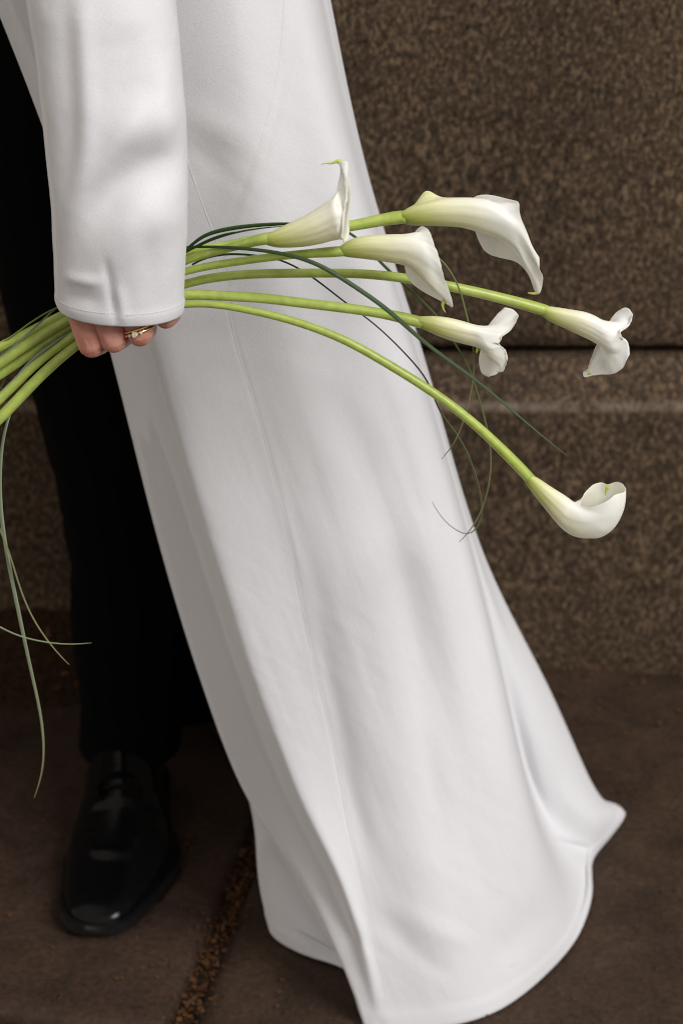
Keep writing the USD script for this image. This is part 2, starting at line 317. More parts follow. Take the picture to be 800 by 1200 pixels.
obj('joint_litter', merge(parts), M_LITTER, smooth=False, label='orange brown dry seeds and leaf crumbs filling the open paving joint', cat='leaf litter', kind='stuff')
parts = []
for i in range(520):                                                    # blown against the foot of the wall
    x = rng.uniform(-0.75, 0.8); y = WALL_Y - abs(rng.normal(0, 0.035)) - 0.004
    parts.append(flake(np.array([x, y, 0.003 + 0.02 * math.exp(-(WALL_Y - y) / 0.02)]), rng.uniform(0.0015, 0.006), 0.5))
for i in range(420):
    x = rng.uniform(0.05, 0.42); y = rng.uniform(1.75, 2.36); parts.append(flake(np.array([x, y, 0.0045]), rng.uniform(0.0009, 0.0026), 0.3))
for i in range(330):
    x = rng.uniform(-0.42, -0.05); y = rng.uniform(1.8, 2.36); parts.append(flake(np.array([x, y, 0.0045]), rng.uniform(0.0009, 0.003), 0.3))
obj('wall_litter', merge(parts), M_LITTER, smooth=False, label='sparse brown leaf crumbs scattered on the paving and along the wall foot', cat='leaf litter', kind='stuff')
xs = np.linspace(-1.0, -0.05, 60); ts = np.linspace(0, 1, 9)                  # bank of swept soil and leaves at the left
X, T = np.meshgrid(xs, ts, indexing='ij'); hb = 0.085 * np.clip((-0.10 - X) / 0.2, 0, 1) * (0.75 + 0.5 * meshkit.fbm(np.stack([X * 9, T, X * 0], -1), 3, 4))
Y = WALL_Y + 0.006 - (1 - T) * 0.09 * (0.7 + 0.6 * meshkit.fbm(np.stack([X * 12, X * 0, X * 0], -1), 3, 8)); Z = 0.002 + hb * T ** 1.4 - 0.012 * (T < 0.01)
bv = np.stack([X, Y, Z], -1).reshape(-1, 3); bf = grid_faces(60, 9); bv[:, 2] += (meshkit.fbm(bv * 60, 3, 2) - 0.5) * 0.008
if normals(bv, bf)[:, 2].mean() < 0: bf = bf[:, ::-1]
obj('soil_bank', (bv, bf), M_SOIL, label='bank of dark soil and leaves swept against the wall foot at left', cat='soil', kind='stuff')
parts = []
for i in range(260):
    k_ = rng.integers(0, len(bv)); n_ = bv[k_]; parts.append(flake(n_ + [rng.normal(0, 0.006), -0.003, 0.005], rng.uniform(0.002, 0.008), 0.6))
obj('dead_leaf_litter', merge(parts), M_LITTER, smooth=False, label='brown dead leaves lying on the soil bank by the left wall foot', cat='leaf litter', kind='stuff')

# ------------------------------------------------------------------ the man in black behind
man = thing('person', 'person in black suit and black loafers standing behind the white dress', 'person')
def leg(stations, k=40, seed=0):
    """Trouser leg: (px, py, d, half width in metres, half depth)."""
    s = np.array(stations, float); c = W(s[:, 0], s[:, 1], s[:, 2]); n = 90
    t = np.r_[0, np.cumsum(np.linalg.norm(np.diff(c, axis=0), axis=1))]; tt = np.linspace(0, t[-1], n)
    C = PchipInterpolator(t, c)(tt); rw = PchipInterpolator(t, s[:, 3])(tt); rd = PchipInterpolator(t, s[:, 4])(tt)
    ph = np.arange(k) / k * 2 * np.pi
    v = np.stack([C[:, 0, None] + rw[:, None] * np.cos(ph), C[:, 1, None] + rd[:, None] * np.sin(ph), np.repeat(C[:, 2, None], k, 1)], -1)
    v += ((meshkit.fbm(v.reshape(-1, 3) * [9, 9, 14], 3, seed) - 0.5) * 0.012).reshape(n, k, 1) * np.stack([np.cos(ph), np.sin(ph), 0 * ph], -1)
    # turn the hem inwards
    inner = v[-1:].copy(); cc = inner.mean(1, keepdims=True); inner = cc + (inner - cc) * 0.93; up = inner.copy(); up[..., 2] += 0.04
    v = np.concatenate([v, inner, up]); return v.reshape(-1, 3), grid_faces(len(v), k, True)
L1 = leg([(80, -60, 2.20, .105, .10), (98, 120, 2.20, .10, .10), (110, 320, 2.19, .091, .09), (140, 480, 2.18, .080, .085), (160, 640, 2.18, .070, .075), (158, 760, 2.18, .064, .07), (154, 840, 2.175, .053, .066), (153, 868, 2.17, .052, .068)], seed=1)
L2 = leg([(210, -60, 2.30, .105, .10), (215, 120, 2.31, .10, .10), (218, 320, 2.31, .092, .09), (220, 480, 2.31, .08, .08), (222, 640, 2.31, .07, .075), (224, 760, 2.31, .062, .07), (226, 812, 2.31, .058, .068)], seed=5)
tz = (0.80, 0.84, 0.92, 1.05, 1.2, 1.33, 1.42, 1.47, 1.475)
tw = (.215, .215, .205, .19, .205, .225, .205, .10, .01); td = (.125, .13, .13, .125, .13, .125, .11, .07, .01)
ph = np.arange(48) / 48 * 2 * np.pi
tv = np.stack([[-0.235 + a * np.cos(ph), 2.29 + b * np.sin(ph), z + 0 * ph] for z, a, b in zip(tz, tw, td)]).transpose(0, 2, 1)
trousers = obj('trousers', merge([L1, L2]), M_SUIT, man)
obj('jacket', (tv.reshape(-1, 3), grid_faces(len(tz), 48, True)), M_SUIT, man)

def shoe(toe, heel_dir, length, parent, flip=1):
    """Slip-on dress shoe: a lofted last with welt and heel, apron seam, saddle strap, metal bit and raised tongue."""
    toe = np.asarray(toe, float); ay = np.asarray(heel_dir, float); ay /= np.linalg.norm(ay); bxv = np.array([ay[1], -ay[0], 0]) * flip
    k = 44; ph = np.arange(k) / k * 2 * np.pi
    S = np.array([0, .004, .012, .028, .055, .085, .115, .145, .175, .205, .235, .265, .288, .298]) * length / 0.298
    hw = np.array([.007, .017, .0255, .033, .040, .047, .0515, .048, .043, .039, .037, .036, .030, .012])
    hw = hw * 1.06; off = np.array([-.011, -.011, -.0105, -.009, -.005, 0, .004, .004, .002, 0, 0, 0, 0, 0])
    top = np.array([.021, .026, .031, .036, .042, .052, .064, .078, .093, .105, .106, .104, .098, .08])
    ss = np.linspace(0, S[-1], 80); ss = S[-1] * (ss / S[-1]) ** 1.25
    HW, OF, TP = (PchipInterpolator(S, a)(ss) for a in (hw, off, top))
    rows = []
    for s, a, o, t in zip(ss, HW, OF, TP):
        c = np.sign(np.cos(ph)) * np.abs(np.cos(ph)) ** 0.62; u = np.sin(ph)
        zz = np.where(u > 0, 0.020 + (t - 0.020) * np.abs(u) ** 0.85, 0.020 + 0.008 * u)
        wd = a * np.where(u > 0, np.abs(np.cos(ph)) ** (0.62 + 0.55 * min(1, s / 0.16)) * np.sign(np.cos(ph)), c)
        rows.append(np.stack([wd + o, np.full(k, s), zz], 1))
    R = np.array(rows)
    P = R.reshape(-1, 3); u = np.repeat(ss, k); x = P[:, 0]
    # apron seam: a raised U on the vamp
    ridge = lambda d, wdt, h: h * np.exp(-(d / wdt) ** 2)
    topm = np.tile(np.sin(ph), len(ss)) > 0.15
    ap = np.abs(x + .002) / 0.034 ; ua = 0.078 + 0.05 * np.clip(ap, 0, 1.2) ** 4
    P[:, 2] += topm * (ridge(u - ua, .0035, .0032) * (ap < 1.1))
    P[:, 2] += topm * (((u > .134) & (u < .163)) * 0.0022)                  # saddle strap
    P[:, 2] += topm * ridge(u - .203, .005, .004)
    def place(q): return toe + q[:, :1] * bxv + q[:, 1:2] * ay + q[:, 2:] * [0, 0, 1]
    f = grid_faces(len(ss), k, True); capi = np.array([P[:k].mean(0), P[-k:].mean(0)]); m = len(P); i = np.arange(k); j = (i + 1) % k
    P2 = np.vstack([P, capi]); f = np.vstack([f, np.stack([np.full(k, m), j, i], 1), np.stack([np.full(k, m + 1), (len(ss) - 1) * k + i, (len(ss) - 1) * k + j], 1)])
    root = obj('shoe', fix((place(P2), f)), M_LEATHER, parent)
    so = np.vstack([np.stack([OF + HW + .0045, ss], 1), np.stack([OF - HW - .0045, ss], 1)[::-1]]); so[:, 1] = (so[:, 1] - S[-1] / 2) * 1.02 + S[-1] / 2
    from shapely.geometry import Polygon
    for nm, poly, z0, z1 in (('sole', Polygon(so).buffer(0.001), .006, .0165), ('heel', Polygon(so).intersection(Polygon([(-1, S[-1] * .72), (1, S[-1] * .72), (1, 1), (-1, 1)])), 0.0, .0058)):
        e = trimesh.creation.extrude_polygon(poly, z1 - z0, engine='earcut'); q_ = np.array(e.vertices); q_[:, 2] += z0
        if nm == 'sole': q_[:, 2] += 0.004 * np.clip((.06 - q_[:, 1]) / .06, 0, 1) - .0055 * ((q_[:, 1] > .06) & (q_[:, 1] < S[-1] * .70))
        obj(nm, fix((place(q_), np.array(e.faces))), M_RUBBER, root, smooth=30)
    zt = float(PchipInterpolator(S, top)(.148)) + .004
    bit = [tube(place(np.array([[-.016, .148, zt - .0035], [0, .148, zt + .0005], [.020, .148, zt - .007]])), .0018, k=8)]
    for sx, dz in ((-.018, -.004), (.022, -.0085)):
        ang = np.linspace(0, 2 * np.pi, 20); bit.append(tube(place(np.stack([np.full(20, sx) + .002 * np.cos(ang), .148 + .011 * np.cos(ang), zt + dz + .003 * np.sin(ang)], 1)), .0016, k=8, cap=False, up=(1, 0.2, 0.1)))
    obj('metal_bit', merge(bit), M_BRASS, root)
    return root
toe1 = G(128, 1103); h1 = G(160, 872); h1[2] = 0; toe1[2] = 0
shoe(toe1, h1 - toe1, 0.298, man)
t2 = np.array([toe1[0] + 0.24, 2.15, 0.0]); shoe(t2, np.array([-0.16, 0.24, 0]), 0.298, man)

# ------------------------------------------------------------------ the dress
bride = thing('person', 'person in long white dress holding calla lilies at arm\'s length downwards', 'person')
def g(px, py): return (px, py, GD(py))
#       r0            r1             r2              r3              r4               r5              r6               r7               r8
cols = [
 [(-38,-120,2.05), (4,0,2.04),   (80,200,2.03),  (143,420,2.02), (200,640,2.01), (249,800,2.00), (293,940,1.985), (301,1010,1.965), g(316,1091)],   # back panel outline
 [(-42,-120,2.02), (0,0,2.01),   (76,200,2.00),  (139,420,1.995),(196,640,1.98), (246,800,1.965),(298,945,1.955), (322,1035,1.93), g(352,1120)],
 [(-46,-120,1.99), (-4,0,1.985), (72,200,1.98),  (135,420,1.97), (192,640,1.955),(241,800,1.94), (302,945,1.93),  (372,1075,1.895), g(412,1147)],
 [(-50,-120,1.965),(-8,0,1.96),  (68,200,1.955), (131,420,1.945),(187,640,1.925),(236,800,1.905),(287,930,1.89),  (352,1032,1.84), g(429,1207)],    # turned edge of the front panel
 [(-32,-120,1.92), (14,0,1.915), (84,200,1.91),  (148,420,1.908), (207,640,1.894), (258,800,1.878),(309,930,1.865), (370,1036,1.826), g(433,1208)],
 [(5,-120,1.895),  (50,0,1.89),  (108,200,1.883),(168,420,1.878),(233,640,1.868),(284,800,1.857),(335,930,1.845), (389,1042,1.815), g(439,1209)],   # valley
 [(60,-120,1.865), (95,0,1.86),  (140,200,1.855),(190,420,1.847),(254,640,1.833),(303,800,1.822),(351,930,1.811), (404,1045,1.796), g(446,1209)],   # ridge
 [(160,-120,1.845),(200,0,1.84), (236,200,1.838),(281,420,1.838),(341,640,1.830),(372,800,1.823),(399,930,1.815), (424,1045,1.80), g(458,1210)],    # seam
 [(230,-120,1.84), (268,0,1.838),(297,200,1.834),(337,420,1.836),(398,640,1.828),(438,800,1.82), (463,930,1.812), (492,1050,1.797), g(512,1207)],
 [(285,-120,1.86), (318,0,1.856),(355,200,1.852),(395,420,1.85), (458,640,1.842),(505,800,1.835),(538,930,1.827), (565,1050,1.818), g(575,1191)],
 [(322,-120,1.88), (352,0,1.872),(396,200,1.868), (447,420,1.865),(512,640,1.858), (560,800,1.852),(594,930,1.849), (622,1040,1.855), g(643,1141)],
 [(345,-120,1.92),(373,0,1.912), (417,200,1.905),(484,420,1.90), (547,640,1.893),(588,800,1.886),(618,930,1.886), (655,1040,1.915), g(680,1093)],   # turned edge of the panel
 [(350,-120,1.985),(379,0,1.98), (424,200,1.978),(490,420,1.976),(552,640,1.98),(594,800,1.995),(626,925,2.015), (666,1010,2.0), g(693,1045)],   # hollow
 [(353,-120,1.995),(382,0,1.99), (426,200,1.99), (493,420,1.99), (556,640,1.99), (604,800,2.00),(638,930,2.015),  (670,985,2.03), g(693,1014)],
 [(355,-120,2.01), (385,0,2.005),(428,200,2.006),(495,420,2.008),(559,640,2.015),(619,800,2.015), (660,922,2.025),  (694,964,2.05), g(714,984)],
 [(357,-120,2.03), (387,0,2.03), (430,200,2.03), (497,420,2.035),(563,640,2.045),(640,800,2.07), (693,917,2.10),  (714,941,2.118), g(731,955)],    # outer edge of the train
]
C = np.array([[W(*p) for p in c] for c in cols])                        # columns, rows, xyz
C[:, -1, 2] = np.maximum(C[:, -1, 2], 0.003)
a, b = C[-1], C[0]
back = []
for s, dy in ((0.05, 0.016), (0.38, 0.12), (0.65, 0.13), (0.92, 0.03)):
    p = a * (1 - s) + b * s; p[:, 1] += dy; p[:, 2] = (a * (1 - s) + b * s)[:, 2]; p[-1, 2] = 0.003; back.append(p)
C = np.concatenate([C, np.array(back)])
# the bodice goes on above the picture
c0 = C[:, 0].mean(0); ang = np.arctan2(C[:, 0, 1] - c0[1], C[:, 0, 0] - c0[0]); extra = []
for z, hx, hy, dx in ((1.46, .02, .02, -.075), (1.45, .06, .10, -.075), (1.40, .10, .17, -.07), (1.28, .135, .165, -.06), (1.14, .125, .145, -.035)):
    extra.append(np.stack([c0[0] + dx + hx * np.cos(ang), c0[1] + hy * np.sin(ang), np.full(len(ang), z)], 1))
C = np.concatenate([np.stack(extra, 1), C], 1)
nrow = C.shape[1]; tr = np.arange(nrow); fine = np.linspace(0, nrow - 1, (nrow - 1) * 36 + 1)
Cf = PchipInterpolator(tr, C, axis=1)(fine) * 0.35 + CubicSpline(tr, C, axis=1)(fine) * 0.65
per = 30; rowsv = []
for r in range(Cf.shape[1]):
    P = Cf[:, r]; n = len(P); Q = np.vstack([P[-2:], P, P[:3]])
    kn = np.r_[0, np.cumsum(np.linalg.norm(np.diff(Q, axis=0), axis=1) ** 0.6 + 1e-5)]
    line = PchipInterpolator(kn, Q)((kn[2:2 + n, None] + (kn[3:3 + n] - kn[2:2 + n])[:, None] * np.arange(per) / per).ravel()) * 0.4 \
         + CubicSpline(kn, Q)((kn[2:2 + n, None] + (kn[3:3 + n] - kn[2:2 + n])[:, None] * np.arange(per) / per).ravel()) * 0.6
    rowsv.append(line)
D = np.array(rowsv)                                                     # fine rows, around, xyz
D = np.stack([gaussian_filter1d(D[..., k], 1.0, axis=1, mode='wrap') for k in range(3)], -1)
D[..., 2] = np.maximum(D[..., 2], 0.0025)
nr, nc = D.shape[:2]; dv = D.reshape(-1, 3); df = grid_faces(nr, nc, True)
n_ = normals(dv, df); mid = (nr // 2) * nc + 8 * per
if n_[mid, 1] > 0: df = df[:, ::-1]; n_ = -n_
view = np.array([0, 0, CAM_H]) - dv; view /= np.linalg.norm(view, axis=1, keepdims=True)
facing = np.clip((n_ * view).sum(1) * 2, 0, 1)
vrow = np.repeat(np.arange(nr), nc); low = np.clip((nr - 1 - vrow) / 8.0, 0, 1)
drape = [
 ([(425,470),(485,680),(540,920)], 32, -.0110), ([(372,540),(415,760),(452,960)], 26, .0050), ([(205,480),(262,690),(318,880)], 16, .0030),
 ([(300,470),(345,640),(383,810),(408,960)], 10, .0016),
 ([(330,440),(385,600),(428,760),(455,930)], 16, -.0032), ([(385,430),(432,560),(470,700)], 18, -.0026), ([(410,430),(455,560),(500,700)], 16, .0016),
 ([(440,560),(480,720),(505,900),(520,1030)], 17, -.0050), ([(470,560),(520,740),(560,930)], 16, .0042), ([(505,560),(550,730),(585,900)], 12, -.0045),
 ([(435,420),(470,520),(505,640)], 10, -.0022), ([(360,680),(392,840),(420,960),(460,1060)], 12, -.0040), ([(440,1060),(480,1110),(540,1150)], 13, -.0034),
 ([(470,1050),(500,1085),(560,1105)], 14, .0030), ([(570,1130),(615,1095),(648,1045)], 22, -.0044), ([(640,984),(665,989),(693,998)], 4, -.0060), ([(645,1004),(670,1008),(690,1013)], 8, .0050),
 ([(225,175),(250,190),(262,215)], 22, -.0035), ([(205,130),(260,150),(300,175)], 20, .0030),
 ([(130,430),(150,470),(190,560)], 14, -.002), ([(365,1030),(395,1075),(430,1120)], 9, -.0035)]
dv = folds(dv, df, drape, facing * low, 0.5)
wr = meshkit.fbm(dv * np.array([16, 16, 5.0]), 3, 31) - 0.5
rx, ry = PX(dv); ra = 0.62
cr = meshkit.fbm(np.stack([(rx * math.cos(ra) + ry * math.sin(ra)) / 70, (ry * math.cos(ra) - rx * math.sin(ra)) / 13, rx * 0], -1), 3, 12) - 0.5
cl_ = meshkit.fbm(np.stack([(rx * math.sin(.34) + ry * math.cos(.34)) / 150, (rx * math.cos(.34) - ry * math.sin(.34)) / 19, rx * 0 + 4], -1), 3, 14) - 0.5
wr = wr + cr * 0.14 * np.clip((meshkit.noise(dv * 5, 3) - .35) * 3, 0, 1) + cl_ * 0.26 * np.clip((ry - 380) / 200, 0, 1)
dv = dv + n_ * (wr * 0.0035 * facing * low)[:, None]
SEAMS = ([(333,-20),(330,40),(322,100),(305,165),(285,222),(268,268),(264,295)], [(214,160),(222,195),(234,230),(247,265),(258,297),(264,325),(270,372),(288,440),(304,492),(322,560),(338,628),(365,765),(387,858),(405,953),(425,1044),(442,1115),(455,1190)])
dv = folds(dv, df, [(l, 2.4, -.0004) for l in SEAMS] + [([(x + 8, y) for x, y in SEAMS[0]], 6, .0010)], facing * low)
# doubled hem: a slightly thicker band above the edge, then the cloth turns under
hem_d = np.linalg.norm(np.diff(D[::-1], axis=0, prepend=D[-1:]), axis=2).cumsum(0)[::-1].reshape(-1)
dv = dv + n_ * (0.0008 / (1 + np.exp((hem_d - 0.019) / 0.0010)))[:, None]
DD = dv.reshape(nr, nc, 3); cc = DD[-1].mean(0)
lip = DD[-1] + (cc - DD[-1]) * [0.012, 0.012, 0]; lip[:, 2] = DD[-1][:, 2] - 0.0012; lip2 = DD[-6] + (cc - DD[-6]) * [0.03, 0.03, 0]; lip2[:, 2] = DD[-11][:, 2] + .004
dv = np.concatenate([DD, lip[None], lip2[None]]).reshape(-1, 3); df2 = grid_faces(nr + 2, nc, True)
if df[0, 0] != df2[0, 0]: df2 = df2[:, ::-1]
df = df2
dress = obj('dress', (dv, df), M_SATIN, bride, label='long white satin crepe dress flaring into a short train')
# depth of the visible cloth, for seams that lie on it
nn = normals(dv, df); vw = np.array([0, 0, CAM_H]) - dv; fr = ((nn * vw).sum(1) > 0.05) & (vrow.size > 0)
fr[:] &= np.r_[np.ones(nr * nc, bool), np.zeros(2 * nc, bool)]
px_, py_ = PX(dv); vis = fr & (py_ > -200)
ci = np.tile(np.arange(nc), nr + 2) ; vis &= (ci >= 3 * per) & (ci <= 12 * per)
depth = LinearNDInterpolator(np.stack([px_, py_], 1)[vis], dv[vis, 1])
def on_dress(line, n=160, lift=0.0):
    ln = curve(line, n); d = depth(ln[:, 0], ln[:, 1]); ok = np.isfinite(d)
    return W(ln[ok, 0], ln[ok, 1], gaussian_filter1d(d[ok], 2) - lift)
for line in SEAMS:
    p = on_dress(line, lift=0.0)
    v, f = tube(p, 0.0004, 0.00022, k=6)
    obj('seam', (v, f), M_SATIN, dress)

# ------------------------------------------------------------------ sleeve
SR = np.array([(-420, 20, 190, 1.84, .062), (-330, 12, 196, 1.80, .064), (-200, 14, 202, 1.765, .058), (-60, 22, 205, 1.725, .05), (0, 30, 207, 1.71, .046), (60, 40, 212, 1.70, .043),
 (130, 48, 217, 1.69, .041), (190, 54, 221, 1.685, .040), (250, 60, 219.5, 1.68, .040), (300, 62.5, 217.5, 1.68, .038), (332, 63.5, 216, 1.68, .036), (350, 64.5, 215.5, 1.68, .0355), (360, 68, 214, 1.68, .0345)], float)
yy = np.r_[np.linspace(-420, 0, 30)[:-1], np.linspace(0, 360, 110)]
S4 = PchipInterpolator(SR[:, 0], SR[:, 1:])(yy); k = 144; ph = np.arange(k) / k * 2 * np.pi
cx_, hw_ = (S4[:, 0] + S4[:, 1]) / 2, (S4[:, 1] - S4[:, 0]) / 2
cs = np.sign(np.cos(ph)) * np.abs(np.cos(ph)) ** 0.95; sn = np.sign(np.sin(ph)) * np.abs(np.sin(ph)) ** 1.0
def sleeve_ring(y, c, h, d, hd, shrink=0.0):
    return W(c + (h - shrink) * cs, y + 21 * np.sin(ph) + 2.5 * np.cos(ph), d - (hd - shrink / 1550) * sn)
sv = np.array([sleeve_ring(y, c, h, d, hd) for y, c, h, d, hd in zip(yy, cx_, hw_, S4[:, 2], S4[:, 3])])
ns = len(yy); f_ = grid_faces(ns, k, True); V = sv.reshape(-1, 3); n2 = normals(V, f_)
if n2[(ns // 2) * k + k // 4, 1] > 0: f_ = f_[:, ::-1]; n2 = -n2
mask = np.tile(np.clip(np.sin(ph) * 3 + 0.6, 0, 1), ns)
sl_folds = [([(226,172),(178,194),(142,215),(116,246),(98,292)], 25, -.0095), ([(214,235),(178,258),(150,290),(138,330)], 26, .0036), ([(212,120),(185,140),(150,170)], 26, .0050), ([(180,110),(150,150),(120,200),(95,250)], 16, .0040),
 ([(95,-40),(100,80),(102,160),(94,220),(80,265),(66,305)], 13, .0040), ([(72,-40),(80,80),(82,160),(74,220)], 13, -.0022), ([(122,296),(129,335),(136,372),(140,386)], 5, -.0030), ([(138,330),(146,384)], 7, .0025), ([(70,322),(95,328),(124,332)], 7, .0030), ([(72,345),(95,350),(122,352)], 8, -.0020),
 ([(170,250),(175,310),(180,360)], 14, -.0018), ([(195,60),(190,140),(200,190)], 14, .003), ([(150,20),(145,90),(135,140)], 20, -.002)]
V = folds(V, f_, sl_folds, mask, 0.8)
V = V + n2 * ((meshkit.fbm(V * 34, 3, 77) - 0.5) * 0.0014 * mask)[:, None]
vy = np.repeat(yy, k); V = V + n2 * (0.0007 / (1 + np.exp((347 - vy) / 1.2)) * (vy > 300))[:, None]
SV = V.reshape(ns, k, 3); cen = SV[-1].mean(0)
inn = [SV[-1] + (cen - SV[-1]) * 0.02 + [0, 0, -0.0012], SV[-1] + (cen - SV[-1]) * 0.06, SV[-10] + (SV[-10].mean(0) - SV[-10]) * 0.09, SV[-24] + (SV[-24].mean(0) - SV[-24]) * 0.10]
V = np.concatenate([SV] + [i[None] for i in inn]).reshape(-1, 3); f2 = grid_faces(ns + 4, k, True)
sleeve = obj('sleeve', (V, f2 if f_[0, 0] == f2[0, 0] else f2[:, ::-1]), M_SATIN, dress, label='long white sleeve ending in a wide stitched cuff over the hand')
st = []
rowi = int(np.argmin(abs(yy - 347))); nS = normals(SV.reshape(-1, 3), f_).reshape(ns, k, 3)
pl = SV[rowi, 1:k // 2] + nS[rowi, 1:k // 2] * 0.0002; pl = curve(pl[::3], 260)
for i in range(0, 258, 4): st.append(tube(pl[i:i + 3], 0.00030, 0.00022, k=5))
obj('cuff_stitching', merge(st), M_THREAD, sleeve)

# ------------------------------------------------------------------ hand
def limb(J, R):
    out = []
    for i in range(len(J) - 1):
        a = m3.Manifold.sphere(R[i], 28).translate(list(map(float, J[i]))); b = m3.Manifold.sphere(R[i + 1], 28).translate(list(map(float, J[i + 1])))
        out.append(m3.Manifold.batch_hull([a, b]))
    return out
FING = {  # px, py, d of knuckle, middle joint, last joint, tip; radii
 'index': ([(92, 352, 1.672), (107.5, 402.5, 1.668), (116, 401, 1.700), (117, 372, 1.722)], (.0120, .0106, .0095, .0078)),
 'middle': ([(120, 346, 1.669), (133, 397, 1.664), (143, 393, 1.702), (143, 362, 1.724)], (.0118, .0104, .0094, .0078)),
 'ring': ([(150, 340, 1.670), (163.5, 390, 1.664), (170, 384, 1.702), (170, 352, 1.724)], (.0112, .0101, .0092, .0076)),
 'little': ([(182, 335, 1.674), (194, 372, 1.672), (200, 368, 1.702), (199, 344, 1.720)], (.0100, .0084, .0078, .0066))}
man3 = []; wrist = W(124, 225, 1.705)
for nm, (J, R) in FING.items():
    P = [W(*j) for j in J]; man3 += limb(P, R)
    man3 += limb([W(J[0][0] * .55 + 52, 255, 1.70), P[0]], (.0130, .0116))
man3 += limb([W(100, -20, 1.72), wrist, W(130, 300, 1.70)], (.028, .019, .018))
man3.append(m3.Manifold.batch_hull([m3.Manifold.sphere(r, 24).translate(list(map(float, W(*j)))) for j, r in (((95, 345, 1.682), .011), ((182, 330, 1.684), .010), ((100, 275, 1.70), .013), ((152, 268, 1.70), .012))]))
man3 += limb([W(95, 270, 1.715), W(84, 320, 1.742), W(100, 352, 1.752), W(126, 366, 1.752)], (.0145, .0115, .0098, .0080))   # thumb, on the far side
hand = m3.Manifold.batch_boolean(man3, m3.OpType.Add).refine_to_length(0.003)
hm = hand.to_mesh(); tm = trimesh.Trimesh(hm.vert_properties[:, :3], hm.tri_verts, process=True)
trimesh.smoothing.filter_taubin(tm, lamb=0.5, nu=0.52, iterations=10)
# knuckle creases across the middle joints
hv = np.array(tm.vertices); hn = np.array(tm.vertex_normals)
for nm, (J, R) in FING.items():
    m_, a_ = W(*J[1]), W(*J[0]); dr = (m_ - a_) / np.linalg.norm(m_ - a_)
    for o_ in (-.0035, -.001, .002, .0055):
        t_ = (hv - m_) @ dr - o_ - 0.0006 * np.sin((hv[:, 0] - m_[0]) * 700); near = np.linalg.norm(hv - m_, axis=1) < R[1] * 1.5
        hv -= hn * (0.0006 * np.exp(-(t_ / 0.0007) ** 2) * near)[:, None]
body = obj('body', (hv, np.array(tm.faces)), M_SKIN, bride, label='left hand with curled fingers below the cuff')

# rings on the third finger
rj = FING['ring'][0]; p0, p1 = W(*rj[0]), W(*rj[1]); ax3 = (p1 - p0) / np.linalg.norm(p1 - p0)
def band(at, r, tilt, rad, name, ripple=0):
    c = p0 + (p1 - p0) * at; an = np.linspace(0, 2 * np.pi, 72)
    t3 = ax3 + tilt; t3 /= np.linalg.norm(t3); u2 = np.array([-0.18, -1.0, 0.25]); u2 -= t3 * (u2 @ t3); u2 /= np.linalg.norm(u2); u1 = np.cross(t3, u2)
    pts = c + np.cos(an)[:, None] * u1 * rad + np.sin(an)[:, None] * u2 * rad
    o = obj(name, tube(pts, r * (1 + ripple * np.cos(an * 40)), r, k=10, cap=False, up=t3), M_GOLD, bride)
    return o, c, u1, u2, rad
tilt = np.array([0.02, 0.0, 0.20])
o1, c, u1, u2, rad = band(0.95, .0011, tilt, .0112, 'gold_ring')
band(0.875, .0010, tilt, .0113, 'gold_ring', 0.12)
def gem(center, nrm, r):
    m = trimesh.creation.revolve([[0, -1.0], [0.95, 0.0], [1.0, 0.08], [0.6, 0.42], [0, 0.42]], sections=9)
    m.apply_scale(r); z = nrm / np.linalg.norm(nrm); m.apply_transform(trimesh.geometry.align_vectors([0, 0, 1], z)); m.apply_translation(center)
    return (np.array(m.vertices), np.array(m.faces))
for an, r in ((90, .0025), (112, .0014), (68, .0014)):
    a_ = math.radians(an); d_ = math.cos(a_) * u1 + math.sin(a_) * u2
    obj('diamond', gem(c + d_ * (rad + r * 0.95), d_, r), M_GEM, o1, smooth=False)
    pr = []
    for q_ in range(4):
        b_ = q_ * np.pi / 2 + .78; s_ = np.cross(d_, ax3); s_ /= np.linalg.norm(s_); t_ = np.cross(s_, d_)
        o_ = (s_ * math.cos(b_) + t_ * math.sin(b_)) * r * 1.0
        pr.append(tube(np.array([c + d_ * rad + o_ * .3, c + d_ * (rad + r * .8) + o_ * .95, c + d_ * (rad + r * 1.35) + o_ * .85]), r * .16, k=6))
    obj('prong_setting', merge(pr), M_GOLD, o1)

